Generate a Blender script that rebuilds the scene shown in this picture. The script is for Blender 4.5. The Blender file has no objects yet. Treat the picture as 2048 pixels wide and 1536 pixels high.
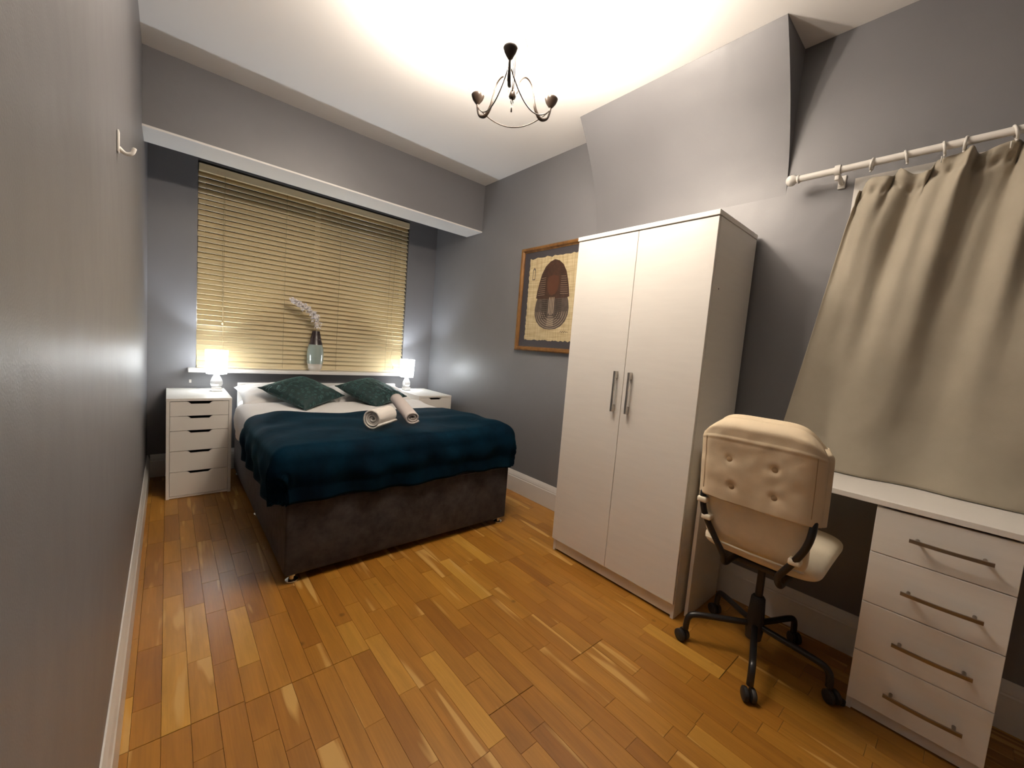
import bpy, bmesh, math, random
from mathutils import Vector, Matrix, noise
random.seed(11)
C = bpy.context.scene.collection
SC = bpy.context.scene
PI = math.pi

# ------------------------------------------------------------------ camera
W, H, YB, YF = 2.388, 2.735, 4.07, -1.0        # room: width, ceiling, back wall, wall behind the camera
CAM = Vector((0.1135, 0.0, 1.2093))
cR = Vector((0.75487537, -0.65094826, 0.08018445))
cU = Vector((-0.00466365, 0.11692646, 0.99312963))
cF = Vector((0.65585168, 0.75006304, -0.08522911))
FPX = 794.46
cd = bpy.data.cameras.new('camera')
cam = bpy.data.objects.new('camera', cd); C.objects.link(cam)
cam.matrix_world = Matrix(((cR.x, cU.x, -cF.x, CAM.x), (cR.y, cU.y, -cF.y, CAM.y), (cR.z, cU.z, -cF.z, CAM.z), (0, 0, 0, 1)))
cd.sensor_fit = 'HORIZONTAL'; cd.sensor_width = 36.0; cd.lens = FPX * 36.0 / 2048.0
cd.clip_start = 0.01
SC.camera = cam

# ------------------------------------------------------------------ world, exposure
wd = bpy.data.worlds.new('night'); SC.world = wd; wd.use_nodes = True
wd.node_tree.nodes['Background'].inputs[0].default_value = (0.010, 0.013, 0.02, 1)
wd.node_tree.nodes['Background'].inputs[1].default_value = 0.3
SC.view_settings.view_transform = 'Standard'
SC.view_settings.look = 'None'
SC.view_settings.gamma = 1.0
SC.view_settings.use_curve_mapping = False
SC.view_settings.exposure = 0.0
SC.cycles.use_denoising = True
SC.cycles.max_bounces = 12
SC.cycles.diffuse_bounces = 8
SC.cycles.sample_clamp_indirect = 6.0
SC.cycles.caustics_reflective = False
SC.cycles.caustics_refractive = False

CH = Vector((1.194, 1.38, 0))                   # chandelier axis
CH_ANG = (106, -14, -134)
BULB_W, BULB_COL = 60.0, (1.0, 0.87, 0.735)      # each chandelier bulb
BED_W, BED_COL = 26.0, (0.86, 0.93, 1.0)         # each bedside lamp bulb

# ------------------------------------------------------------------ materials
MATS = {}
def nd(nt, t, **kw):
    n = nt.nodes.new(t)
    for k, v in kw.items():
        if k in n.inputs: n.inputs[k].default_value = v
        else: setattr(n, k, v)
    return n
def mat(name, col=(0.5, 0.5, 0.5), rough=0.5, metal=0.0, var=0.0, vscale=8.0, bump=0.0, bscale=60.0, bdist=0.01, sheen=0.0, sheen_tint=None,
        spec=0.5, coat=0.0, stretch=(1, 1, 1), col2=None, emis=None, estr=0.0, trans=0.0):
    if name in MATS: return MATS[name]
    m = bpy.data.materials.new(name); m.use_nodes = True; MATS[name] = m
    nt = m.node_tree; b = nt.nodes['Principled BSDF']
    b.inputs['Base Color'].default_value = (*col, 1); b.inputs['Roughness'].default_value = rough
    b.inputs['Metallic'].default_value = metal; b.inputs['Specular IOR Level'].default_value = spec
    b.inputs['Coat Weight'].default_value = coat
    b.inputs['Transmission Weight'].default_value = trans
    if sheen:
        b.inputs['Sheen Weight'].default_value = sheen; b.inputs['Sheen Roughness'].default_value = 0.35
        if sheen_tint: b.inputs['Sheen Tint'].default_value = (*sheen_tint, 1)
    if emis:
        b.inputs['Emission Color'].default_value = (*emis, 1); b.inputs['Emission Strength'].default_value = estr
    tc = nd(nt, 'ShaderNodeTexCoord'); mp = nd(nt, 'ShaderNodeMapping'); mp.inputs['Scale'].default_value = stretch
    nt.links.new(tc.outputs['Object'], mp.inputs[0])
    if var or col2:
        nz = nd(nt, 'ShaderNodeTexNoise', Scale=vscale, Detail=4.0, Roughness=0.6); nt.links.new(mp.outputs[0], nz.inputs['Vector'])
        cr = nd(nt, 'ShaderNodeValToRGB'); cr.color_ramp.elements[0].position = 0.3; cr.color_ramp.elements[1].position = 0.72
        c2 = col2 if col2 else tuple(min(1, c * (1 + var)) for c in col)
        c1 = col if col2 else tuple(c * (1 - var) for c in col)
        cr.color_ramp.elements[0].color = (*c1, 1); cr.color_ramp.elements[1].color = (*c2, 1)
        nt.links.new(nz.outputs[0], cr.inputs[0]); nt.links.new(cr.outputs[0], b.inputs['Base Color'])
    if bump:
        n2 = nd(nt, 'ShaderNodeTexNoise', Scale=bscale, Detail=3.0); nt.links.new(mp.outputs[0], n2.inputs['Vector'])
        bp = nd(nt, 'ShaderNodeBump', Strength=bump, Distance=bdist); nt.links.new(n2.outputs[0], bp.inputs['Height']); nt.links.new(bp.outputs[0], b.inputs['Normal'])
    return m

def m_wall():
    m = mat('grey_satin_paint', (0.158, 0.156, 0.163), 0.41, var=0.03, vscale=1.5, spec=0.42)
    nt = m.node_tree; b = nt.nodes['Principled BSDF']
    g = nd(nt, 'ShaderNodeNewGeometry')
    n1 = nd(nt, 'ShaderNodeTexNoise', Scale=260.0, Detail=2.0); n2 = nd(nt, 'ShaderNodeTexNoise', Scale=5.0, Detail=2.0)
    nt.links.new(g.outputs['Position'], n1.inputs['Vector']); nt.links.new(g.outputs['Position'], n2.inputs['Vector'])
    b1 = nd(nt, 'ShaderNodeBump', Strength=0.25, Distance=0.0012); b2 = nd(nt, 'ShaderNodeBump', Strength=0.35, Distance=0.012)
    nt.links.new(n1.outputs[0], b1.inputs['Height']); nt.links.new(n2.outputs[0], b2.inputs['Height'])
    nt.links.new(b2.outputs[0], b1.inputs['Normal']); nt.links.new(b1.outputs[0], b.inputs['Normal'])
    return m
M_WALL = m_wall()
M_CEIL = mat('ceiling_emulsion', (0.78, 0.765, 0.745), 0.85, bump=0.1, bscale=180, bdist=0.001)
M_TRIM = mat('white_gloss_trim', (0.72, 0.70, 0.67), 0.3, var=0.03, vscale=3)
M_WHITE = mat('white_laminate', (0.80, 0.775, 0.73), 0.38, bump=0.12, bscale=35, bdist=0.0008, stretch=(1, 1, 8), var=0.02, vscale=5)
M_DRAWER = mat('warm_white_foil', (0.82, 0.79, 0.735), 0.33, bump=0.05, bscale=120, bdist=0.0006)
M_HANDLE = mat('aged_nickel', (0.30, 0.25, 0.20), 0.3, metal=1.0)
M_DARK = mat('painted_recess_shade', (0.02, 0.017, 0.015), 0.8)  # near-black colour holds the shade inside drawer notches and the screw hole
M_CHROME = mat('brushed_nickel', (0.55, 0.52, 0.48), 0.28, metal=1.0)
M_MIRROR = mat('polished_chrome', (0.85, 0.85, 0.86), 0.08, metal=1.0)
M_BRONZE = mat('dark_bronze_metal', (0.028, 0.018, 0.012), 0.36, metal=0.25)
M_BLACK = mat('black_steel', (0.012, 0.011, 0.011), 0.32)
M_PLAST = mat('black_plastic', (0.016, 0.015, 0.015), 0.5)
M_CREAM = mat('cream_leather', (0.84, 0.76, 0.60), 0.5, var=0.05, vscale=14, bump=0.35, bscale=16, bdist=0.006)
M_CANVAS = mat('cream_canvas', (0.74, 0.605, 0.42), 0.72, var=0.07, vscale=9, bump=0.25, bscale=400, bdist=0.001)
M_CURT = mat('beige_curtain_fabric', (0.34, 0.30, 0.235), 0.85, var=0.06, vscale=6, bump=0.3, bscale=500, bdist=0.0012, sheen=0.15)
M_LINING = mat('cream_lining', (0.55, 0.5, 0.42), 0.8)
M_BTN = mat('tan_button_cloth', (0.42, 0.29, 0.16), 0.8)
M_SHEET = mat('white_cotton', (0.86, 0.84, 0.82), 0.85, bump=0.35, bscale=9, bdist=0.012)
M_TOWEL = mat('white_terry', (0.78, 0.745, 0.70), 0.95, bump=0.7, bscale=320, bdist=0.003)
M_TOWEL2 = mat('pale_mauve_terry', (0.56, 0.50, 0.475), 0.95, bump=0.6, bscale=320, bdist=0.003)
M_DIVAN = mat('charcoal_crushed_velvet', (0.020, 0.016, 0.0155), 0.75, spec=0.25, col2=(0.052, 0.044, 0.043), vscale=16, bump=0.25, bscale=30, bdist=0.004, sheen=0.25, sheen_tint=(0.6, 0.5, 0.48))
M_THROW = mat('dark_teal_velvet', (0.0002, 0.0030, 0.0075), 0.8, col2=(0.0004, 0.0125, 0.0250), vscale=6, bump=0.5, bscale=8, bdist=0.008, sheen=0.05, sheen_tint=(0.02, 0.45, 0.7), spec=0.05, stretch=(1, 1, 0.7))
M_BLIND = mat('satin_gold_wood_slat', (0.70, 0.585, 0.365), 0.3, var=0.05, vscale=4, stretch=(0.6, 8, 8), spec=0.6)
M_CORD = mat('tan_cord', (0.34, 0.26, 0.14), 0.7)
M_GLASS = mat('night_glass', (0.02, 0.022, 0.026), 0.05, spec=0.8)
M_GILT = mat('gilt_wood', (0.13, 0.055, 0.016), 0.38, col2=(0.26, 0.13, 0.035), vscale=26, metal=0.25, stretch=(1, 1, 0.4))
M_CERAM = mat('white_silver_ceramic', (0.80, 0.80, 0.80), 0.12, metal=0.35)
M_UPVC = mat('white_plastic', (0.74, 0.72, 0.68), 0.35)

def m_cushion():
    m = mat('teal_cut_velvet', (0.004, 0.032, 0.034), 0.6, sheen=0.25, sheen_tint=(0.4, 0.85, 0.8))
    nt = m.node_tree; b = nt.nodes['Principled BSDF']
    tc = nd(nt, 'ShaderNodeTexCoord')
    v = nd(nt, 'ShaderNodeTexVoronoi', Scale=13.0, Randomness=0.55); v.distance = 'EUCLIDEAN'
    nt.links.new(tc.outputs['UV'], v.inputs['Vector'])
    cr = nd(nt, 'ShaderNodeValToRGB'); e = cr.color_ramp.elements
    e[0].position = 0.12; e[0].color = (0.05, 0.05, 0.05, 1); e[1].position = 0.30; e[1].color = (1, 1, 1, 1)
    a = e.new(0.46); a.color = (0.35, 0.35, 0.35, 1)
    nt.links.new(v.outputs['Distance'], cr.inputs[0])
    mx = nd(nt, 'ShaderNodeMix', data_type='RGBA'); mx.inputs[6].default_value = (0.0010, 0.004, 0.0045, 1); mx.inputs[7].default_value = (0.011, 0.056, 0.054, 1)
    nt.links.new(cr.outputs[0], mx.inputs[0]); nt.links.new(mx.outputs[2], b.inputs['Base Color'])
    bp = nd(nt, 'ShaderNodeBump', Strength=0.9, Distance=0.008); nt.links.new(cr.outputs[0], bp.inputs['Height']); nt.links.new(bp.outputs[0], b.inputs['Normal'])
    return m
M_CUSH = m_cushion()

def m_shade(name, col, e, tr=0.35):
    m = bpy.data.materials.new(name); m.use_nodes = True; nt = m.node_tree; nt.nodes.clear()
    o = nd(nt, 'ShaderNodeOutputMaterial'); t = nd(nt, 'ShaderNodeBsdfTranslucent'); d = nd(nt, 'ShaderNodeBsdfDiffuse'); p = nd(nt, 'ShaderNodeBsdfTransparent')
    t.inputs[0].default_value = (0.9, 0.9, 0.88, 1); d.inputs[0].default_value = (0.85, 0.85, 0.83, 1)
    m1 = nd(nt, 'ShaderNodeMixShader', Fac=0.5); m2 = nd(nt, 'ShaderNodeMixShader', Fac=tr); em = nd(nt, 'ShaderNodeEmission', Strength=e); em.inputs[0].default_value = (*col, 1)
    ad = nd(nt, 'ShaderNodeAddShader')
    nt.links.new(t.outputs[0], m1.inputs[1]); nt.links.new(d.outputs[0], m1.inputs[2]); nt.links.new(m1.outputs[0], m2.inputs[1]); nt.links.new(p.outputs[0], m2.inputs[2])
    nt.links.new(m2.outputs[0], ad.inputs[0]); nt.links.new(em.outputs[0], ad.inputs[1]); nt.links.new(ad.outputs[0], o.inputs[0])
    return m
M_SHADE_C = m_shade('lit_opal_glass', (1.0, 0.88, 0.74), 9.0, 0.30)
M_SHADE_B = m_shade('lit_white_fabric', (0.93, 0.97, 1.0), 5.0, 0.035)
M_BULB_C = mat('warm_bulb', (1, 1, 1), 0.4, emis=(1.0, 0.84, 0.66), estr=20)
M_BULB_B = mat('cool_bulb', (1, 1, 1), 0.4, emis=(0.9, 0.95, 1.0), estr=20)

def m_floor():
    m = bpy.data.materials.new('oak_strip'); m.use_nodes = True; nt = m.node_tree; b = nt.nodes['Principled BSDF']
    at = nd(nt, 'ShaderNodeAttribute', attribute_name='tone'); g = nd(nt, 'ShaderNodeNewGeometry')
    off = nd(nt, 'ShaderNodeVectorMath', operation='SCALE'); off.inputs[3].default_value = 40.0; nt.links.new(at.outputs['Vector'], off.inputs[0])
    ad = nd(nt, 'ShaderNodeVectorMath', operation='ADD'); nt.links.new(g.outputs['Position'], ad.inputs[0]); nt.links.new(off.outputs[0], ad.inputs[1])
    mp = nd(nt, 'ShaderNodeMapping'); mp.inputs['Scale'].default_value = (16, 1.6, 1); nt.links.new(ad.outputs[0], mp.inputs[0])
    n1 = nd(nt, 'ShaderNodeTexNoise', Scale=1.6, Detail=6.0, Roughness=0.62, Distortion=0.6); nt.links.new(mp.outputs[0], n1.inputs['Vector'])
    mp2 = nd(nt, 'ShaderNodeMapping'); mp2.inputs['Scale'].default_value = (120, 3.0, 1); nt.links.new(ad.outputs[0], mp2.inputs[0])
    n2 = nd(nt, 'ShaderNodeTexNoise', Scale=1.5, Detail=3.0); nt.links.new(mp2.outputs[0], n2.inputs['Vector'])
    sp = nd(nt, 'ShaderNodeSeparateXYZ'); nt.links.new(at.outputs['Vector'], sp.inputs[0])
    base = nd(nt, 'ShaderNodeValToRGB'); nt.links.new(sp.outputs[0], base.inputs[0]); e = base.color_ramp.elements
    e[0].position = 0.0; e[0].color = (0.225, 0.090, 0.0130, 1); e[1].position = 1.0; e[1].color = (0.46, 0.245, 0.042, 1)
    k = e.new(0.35); k.color = (0.288, 0.122, 0.0165, 1); k = e.new(0.75); k.color = (0.355, 0.165, 0.0245, 1)
    gr = nd(nt, 'ShaderNodeMapRange'); gr.inputs[1].default_value = 0.3; gr.inputs[2].default_value = 0.7; gr.inputs[3].default_value = 0.82; gr.inputs[4].default_value = 1.16
    nt.links.new(n1.outputs[0], gr.inputs[0])
    g2 = nd(nt, 'ShaderNodeMapRange'); g2.inputs[1].default_value = 0.3; g2.inputs[2].default_value = 0.7; g2.inputs[3].default_value = 0.93; g2.inputs[4].default_value = 1.06
    nt.links.new(n2.outputs[0], g2.inputs[0])
    mu = nd(nt, 'ShaderNodeMath', operation='MULTIPLY'); nt.links.new(gr.outputs[0], mu.inputs[0]); nt.links.new(g2.outputs[0], mu.inputs[1])
    vm = nd(nt, 'ShaderNodeVectorMath', operation='SCALE'); nt.links.new(base.outputs[0], vm.inputs[0]); nt.links.new(mu.outputs[0], vm.inputs[3])
    # pale sapwood flashes along some strips
    n3 = nd(nt, 'ShaderNodeTexNoise', Scale=1.1, Detail=2.0, Distortion=0.3); mp3 = nd(nt, 'ShaderNodeMapping'); mp3.inputs['Scale'].default_value = (14, 1.2, 1)
    nt.links.new(ad.outputs[0], mp3.inputs[0]); nt.links.new(mp3.outputs[0], n3.inputs['Vector'])
    r3 = nd(nt, 'ShaderNodeMapRange'); r3.inputs[1].default_value = 0.625; r3.inputs[2].default_value = 0.67; nt.links.new(n3.outputs[0], r3.inputs[0])
    mx = nd(nt, 'ShaderNodeMix', data_type='RGBA'); nt.links.new(r3.outputs[0], mx.inputs[0]); nt.links.new(vm.outputs[0], mx.inputs[6]); mx.inputs[7].default_value = (0.50, 0.29, 0.085, 1)
    # small dark knots
    vo = nd(nt, 'ShaderNodeTexVoronoi', Scale=3.2); nt.links.new(ad.outputs[0], vo.inputs['Vector'])
    r4 = nd(nt, 'ShaderNodeMapRange'); r4.inputs[1].default_value = 0.02; r4.inputs[2].default_value = 0.05; r4.inputs[3].default_value = 0.55; r4.inputs[4].default_value = 1.0; nt.links.new(vo.outputs['Distance'], r4.inputs[0])
    v2 = nd(nt, 'ShaderNodeVectorMath', operation='SCALE'); nt.links.new(mx.outputs[2], v2.inputs[0]); nt.links.new(r4.outputs[0], v2.inputs[3])
    nt.links.new(v2.outputs[0], b.inputs['Base Color'])
    b.inputs['Roughness'].default_value = 0.36; b.inputs['Specular IOR Level'].default_value = 0.45
    bp = nd(nt, 'ShaderNodeBump', Strength=0.12, Distance=0.001); nt.links.new(n2.outputs[0], bp.inputs['Height']); nt.links.new(bp.outputs[0], b.inputs['Normal'])
    return m
M_FLOOR = m_floor()

def m_papyrus():
    m = mat('papyrus_sheet', (0.50, 0.41, 0.23), 0.8)
    nt = m.node_tree; b = nt.nodes['Principled BSDF']; g = nd(nt, 'ShaderNodeNewGeometry')
    cols = []
    for s in ((1, 60, 3), (1, 3, 60)):
        mp = nd(nt, 'ShaderNodeMapping'); mp.inputs['Scale'].default_value = s; nt.links.new(g.outputs['Position'], mp.inputs[0])
        n = nd(nt, 'ShaderNodeTexNoise', Scale=2.0, Detail=3.0); nt.links.new(mp.outputs[0], n.inputs['Vector']); cols.append(n)
    mu = nd(nt, 'ShaderNodeMath', operation='ADD'); nt.links.new(cols[0].outputs[0], mu.inputs[0]); nt.links.new(cols[1].outputs[0], mu.inputs[1])
    cr = nd(nt, 'ShaderNodeValToRGB'); cr.color_ramp.elements[0].position = 0.75 / 1; cr.color_ramp.elements[1].position = 1.0
    mr = nd(nt, 'ShaderNodeMapRange'); mr.inputs[1].default_value = 0.75; mr.inputs[2].default_value = 1.25; nt.links.new(mu.outputs[0], mr.inputs[0])
    cr.color_ramp.elements[0].position = 0; cr.color_ramp.elements[0].color = (0.36, 0.275, 0.145, 1); cr.color_ramp.elements[1].color = (0.55, 0.455, 0.275, 1)
    nt.links.new(mr.outputs[0], cr.inputs[0]); nt.links.new(cr.outputs[0], b.inputs['Base Color'])
    return m
M_PAPY = m_papyrus()
M_MATBD = mat('dark_mount_board', (0.035, 0.03, 0.034), 0.7)
M_BROWN = mat('dark_brown_print', (0.034, 0.016, 0.010), 0.4, col2=(0.06, 0.028, 0.017), vscale=30)
M_BROWN2 = mat('grey_brown_print', (0.050, 0.037, 0.029), 0.4, col2=(0.09, 0.07, 0.056), vscale=30)
M_STRIPE = mat('pale_print_line', (0.42, 0.33, 0.24), 0.5)
M_STRIPED = mat('umber_print_line', (0.025, 0.013, 0.009), 0.5)

# ------------------------------------------------------------------ mesh helpers
def finish(bm, recalc=True):
    if recalc: bmesh.ops.recalc_face_normals(bm, faces=bm.faces[:])
def obj(name, bm, m, parent=None, smooth=False, auto=None):
    """link bm (world coordinates) as one mesh; below a parent it is stored relative to the thing's base"""
    root = parent
    while root is not None and root.parent is not None: root = root.parent
    if root is not None:
        off = -root.location
        for v in bm.verts: v.co += off
    me = bpy.data.meshes.new(name)
    finish(bm)
    bm.to_mesh(me); bm.free()
    me.materials.append(m)
    if smooth or auto is not None:
        for p in me.polygons: p.use_smooth = True
        if auto is not None:
            me.set_sharp_from_angle(angle=math.radians(auto))
    o = bpy.data.objects.new(name, me); C.objects.link(o)
    if parent is not None: o.parent = parent
    return o
def top(o, label, cat, group=None):
    o['label'] = label; o['category'] = cat
    if group: o['group'] = group
    return o
def thing(name, label, cat, loc, group=None):
    o = bpy.data.objects.new(name, None); C.objects.link(o); o.location = loc; o.empty_display_size = 0.05
    return top(o, label, cat, group)
def struct(o): o['kind'] = 'structure'; return o
def kids(o): return [x for x in bpy.data.objects if x.parent == o]
def copy_tree(o, parent=None):
    c = o.copy(); C.objects.link(c); c.parent = parent
    for k in kids(o): copy_tree(k, c)
    return c
def recenter(o, p):
    """put a top-level mesh object's origin at p"""
    p = Vector(p)
    for v in o.data.vertices: v.co -= p
    o.location = p
    return o

def box(bm, a, b, bev=0.0, seg=2):
    a = Vector(a); b = Vector(b)
    vs = [bm.verts.new((x, y, z)) for z in (a.z, b.z) for y in (a.y, b.y) for x in (a.x, b.x)]
    f = [(0, 2, 3, 1), (4, 5, 7, 6), (0, 1, 5, 4), (2, 6, 7, 3), (0, 4, 6, 2), (1, 3, 7, 5)]
    fs = [bm.faces.new([vs[i] for i in q]) for q in f]
    if bev > 0:
        es = list({e for q in fs for e in q.edges})
        bmesh.ops.bevel(bm, geom=es, offset=bev, segments=seg, affect='EDGES', profile=0.5)
    return bm
def Box(a, b, bev=0.0, seg=2):
    return box(bmesh.new(), a, b, bev, seg)
def prism(bm, pts, axis, a, b, bev=0.0):
    """2D outline pts extruded along axis (0,1,2) from a to b"""
    def p3(p, t):
        q = [0, 0, 0]; o = [i for i in range(3) if i != axis]; q[o[0]] = p[0]; q[o[1]] = p[1]; q[axis] = t; return q
    lo = [bm.verts.new(p3(p, a)) for p in pts]; hi = [bm.verts.new(p3(p, b)) for p in pts]
    n = len(pts)
    fs = [bm.faces.new(lo), bm.faces.new(hi)]
    for i in range(n): fs.append(bm.faces.new([lo[i], lo[(i + 1) % n], hi[(i + 1) % n], hi[i]]))
    if bev:
        bmesh.ops.bevel(bm, geom=list(set(lo and [e for e in fs[0].edges] + [e for e in fs[1].edges])), offset=bev, segments=2, affect='EDGES', profile=0.5)
    return bm
def tube(bm, pts, r, n=10, caps=True):
    pts = [Vector(p) for p in pts]
    rs = r if isinstance(r, (list, tuple)) else [r] * len(pts)
    prev = None; rings = []
    for i, p in enumerate(pts):
        t = (pts[min(i + 1, len(pts) - 1)] - pts[max(i - 1, 0)]).normalized()
        if prev is None:
            u = t.orthogonal().normalized()
        else:
            u = (prev - t * prev.dot(t))
            u = u.normalized() if u.length > 1e-6 else t.orthogonal().normalized()
        prev = u; w = t.cross(u)
        rings.append([bm.verts.new(p + (u * math.cos(2 * PI * k / n) + w * math.sin(2 * PI * k / n)) * rs[i]) for k in range(n)])
    for a, b in zip(rings, rings[1:]):
        for k in range(n): bm.faces.new([a[k], a[(k + 1) % n], b[(k + 1) % n], b[k]])
    if caps: bm.faces.new(rings[0][::-1]); bm.faces.new(rings[-1])
    return bm
def Tube(pts, r, n=10): return tube(bmesh.new(), pts, r, n)
def smooth_path(P, k=8):
    P = [Vector(p) for p in P]; out = []
    for i in range(len(P) - 1):
        p0 = P[max(i - 1, 0)]; p1 = P[i]; p2 = P[i + 1]; p3 = P[min(i + 2, len(P) - 1)]
        for j in range(k):
            t = j / k
            out.append(0.5 * ((2 * p1) + (p2 - p0) * t + (2 * p0 - 5 * p1 + 4 * p2 - p3) * t * t + (3 * p1 - p0 - 3 * p2 + p3) * t ** 3))
    out.append(P[-1]); return out
def lathe(bm, prof, c, n=32, axis=Vector((0, 0, 1)), close=True):
    c = Vector(c); axis = axis.normalized(); u = axis.orthogonal().normalized(); w = axis.cross(u)
    rings = []
    for r, z in prof:
        if r < 1e-6: rings.append([bm.verts.new(c + axis * z)])
        else: rings.append([bm.verts.new(c + axis * z + (u * math.cos(2 * PI * k / n) + w * math.sin(2 * PI * k / n)) * r) for k in range(n)])
    for a, b in zip(rings, rings[1:]):
        for k in range(n):
            q = []
            for v in (a[k % len(a)], a[(k + 1) % n % len(a)], b[(k + 1) % n % len(b)], b[k % len(b)]):
                if v not in q: q.append(v)
            if len(q) >= 3: bm.faces.new(q)
    return bm
def Lathe(prof, c, n=32, **k): return lathe(bmesh.new(), prof, c, n, **k)
def sphere(bm, c, r, n=16):
    return lathe(bm, [(max(0, r * math.sin(PI * i / n)) if 0 < i < n else 0, -r * math.cos(PI * i / n)) for i in range(n + 1)], c, n * 2 if n < 9 else n)
def grid(bm, nu, nv, f, closed_u=False, uv=False):
    V = [[bm.verts.new(f(i / nu, j / nv)) for j in range(nv + 1)] for i in range(nu + (0 if closed_u else 1))]
    for i in range(nu):
        for j in range(nv):
            a = V[i]; b = V[(i + 1) % len(V)]
            bm.faces.new([a[j], b[j], b[j + 1], a[j + 1]])
    if uv:
        l = bm.loops.layers.uv.new('UVMap'); ix = {}
        for i, r in enumerate(V):
            for j, v in enumerate(r): ix[v] = (i / nu, j / nv)
        for fc in bm.faces:
            for lp in fc.loops: lp[l].uv = ix[lp.vert]
    return bm
def solid(o, t, off=0.0):
    md = o.modifiers.new('thickness', 'SOLIDIFY'); md.thickness = t; md.offset = off; return o
def lerp(a, b, t): return a + (b - a) * t
def interp(tab, x):
    if x <= tab[0][0]: return tab[0][1]
    for (a, fa), (b, fb) in zip(tab, tab[1:]):
        if x <= b:
            t = (x - a) / (b - a); t = t * t * (3 - 2 * t); return lerp(fa, fb, t)
    return tab[-1][1]
def ns(x, y=0.0, z=0.0): return noise.noise(Vector((x, y, z)))

# ================================================================== THE ROOM
T = 0.1
# floor: dark underlay and one object per wooden strip
floor = struct(obj('floor', Box((-T, YF - T, -0.08), (W + T, YB + T, -0.016)), mat('floor_underlay', (0.09, 0.045, 0.02), 0.9)))
RW = 0.0683; rows = []
X0 = 0.105 - RW * 2
PLACED = {(17, 1.41): (1.81, 1.0)}
def strip_bm(x0, x1, y0, y1, tone, dz):
    bm = bmesh.new(); g = 0.00025
    a = 0.0005
    vs = [bm.verts.new(p) for p in ((x0 + g, y0 + g, -0.016), (x1 - g, y0 + g, -0.016), (x1 - g, y1 - g, -0.016), (x0 + g, y1 - g, -0.016),
                                    (x0 + g, y0 + g, -0.001 + dz), (x1 - g, y0 + g, -0.001 + dz), (x1 - g, y1 - g, -0.001 + dz), (x0 + g, y1 - g, -0.001 + dz),
                                    (x0 + g + a, y0 + g + a, dz), (x1 - g - a, y0 + g + a, dz), (x1 - g - a, y1 - g - a, dz), (x0 + g + a, y1 - g - a, dz))]
    for q in ((0, 1, 5, 4), (1, 2, 6, 5), (2, 3, 7, 6), (3, 0, 4, 7), (4, 5, 9, 8), (5, 6, 10, 9), (6, 7, 11, 10), (7, 4, 8, 11), (8, 9, 10, 11)):
        bm.faces.new([vs[i] for i in q])
    return bm
strips = []
rf = random.Random(5)
bx = [0.105 + 3 * RW * k for k in range(-1, 12)]
for bi in range(len(bx)):
    # boards of three strips; end joints of boards shared by their three strips
    ends = sorted([{0: 1.42, 1: 1.42, 2: 1.41, 3: 1.41, 4: 0.61, 5: 0.908, 6: 1.41, 7: 0.903, 8: 1.62}.get(bi, rf.uniform(0.2, 1.9)) + 2.18 * q for q in (-2, -1, 0, 1, 2)])
    for s in range(3):
        xa = bx[bi] + s * RW; xb = xa + RW
        xa = max(xa, 0.0); xb = min(xb, W)
        if xb - xa < 0.008: continue
        for e0, e1 in zip(ends, ends[1:]):
            cuts = [e0]; y = e0 + rf.uniform(0.12, 0.42)
            while y < e1 - 0.12:
                cuts.append(y); y += rf.uniform(0.22, 0.52)
            cuts.append(e1)
            for y0, y1 in zip(cuts, cuts[1:]):
                y0 = max(y0, YF); y1 = min(y1, YB)
                if y1 - y0 < 0.03: continue
                tone = min(1, max(0, rf.gauss(0.46, 0.18)))
                if rf.random() < 0.03: tone = rf.uniform(0.85, 0.95)
                gap = 0.0014 if y0 in (e0,) else 0.0
                strips.append([xa, xb, y0 + gap, y1, tone, rf.random(), rf.uniform(-0.0003, 0.0003)])
def scr(p):
    q = Vector(p) - CAM; z = q.dot(cF)
    if z < 0.05: return None
    return (1024 + FPX * q.dot(cR) / z, 768 - FPX * q.dot(cU) / z)
def strip_size(s):
    cx, cy = (s[0] + s[1]) / 2, (s[2] + s[3]) / 2
    if 0.6 < cx < 1.9 and cy > 2.1: return 0          # under the bed
    if cx > 1.95 and 0.82 < cy < 1.55: return 0        # under the wardrobe
    if cx > 2.05 and -0.15 < cy < 0.15: return 0
    ps = [scr((x, y, 0)) for x, y in ((s[0], s[2]), (s[1], s[2]), (s[1], s[3]), (s[0], s[3]))]
    if any(p is None for p in ps): return 0
    if not any(-20 < p[0] < 2068 and -20 < p[1] < 1556 for p in ps): return 0
    return abs(sum(ps[i][0] * ps[(i + 1) % 4][1] - ps[(i + 1) % 4][0] * ps[i][1] for i in range(4))) / 2
strips.sort(key=strip_size, reverse=True)
# the pale yellow strip that stands out in front of the bed
for s in strips:
    if abs(s[0] - (0.105 + RW * 17)) < 0.02 and s[2] < 1.6 < s[3]: s[4] = 1.0
def put_tone(me, s):
    at = me.attributes.new('tone', 'FLOAT_VECTOR', 'FACE')
    for d in at.data: d.vector = (s[4], s[5], s[4] * 0.37 + s[5] * 0.61)
for s in strips[:300]:
    o = obj('strip', strip_bm(s[0], s[1], s[2], s[3], s[4], s[6]), M_FLOOR, floor)
    put_tone(o.data, s)
rest = [s for s in strips[300:]]
bmr = bmesh.new(); lay = bmr.faces.layers.float_vector.new('tone')
for s in rest:
    n0 = len(bmr.faces)
    b2 = strip_bm(s[0], s[1], s[2], s[3], s[4], s[6]); me = bpy.data.meshes.new('t'); b2.to_mesh(me); b2.free(); bmr.from_mesh(me); bpy.data.meshes.remove(me)
    bmr.faces.ensure_lookup_table()
    for f in bmr.faces[n0:]: f[lay] = (s[4], s[5], s[4] * 0.37 + s[5] * 0.61)
o = obj('strip_field', bmr, M_FLOOR, floor); o['kind'] = 'stuff'

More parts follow.
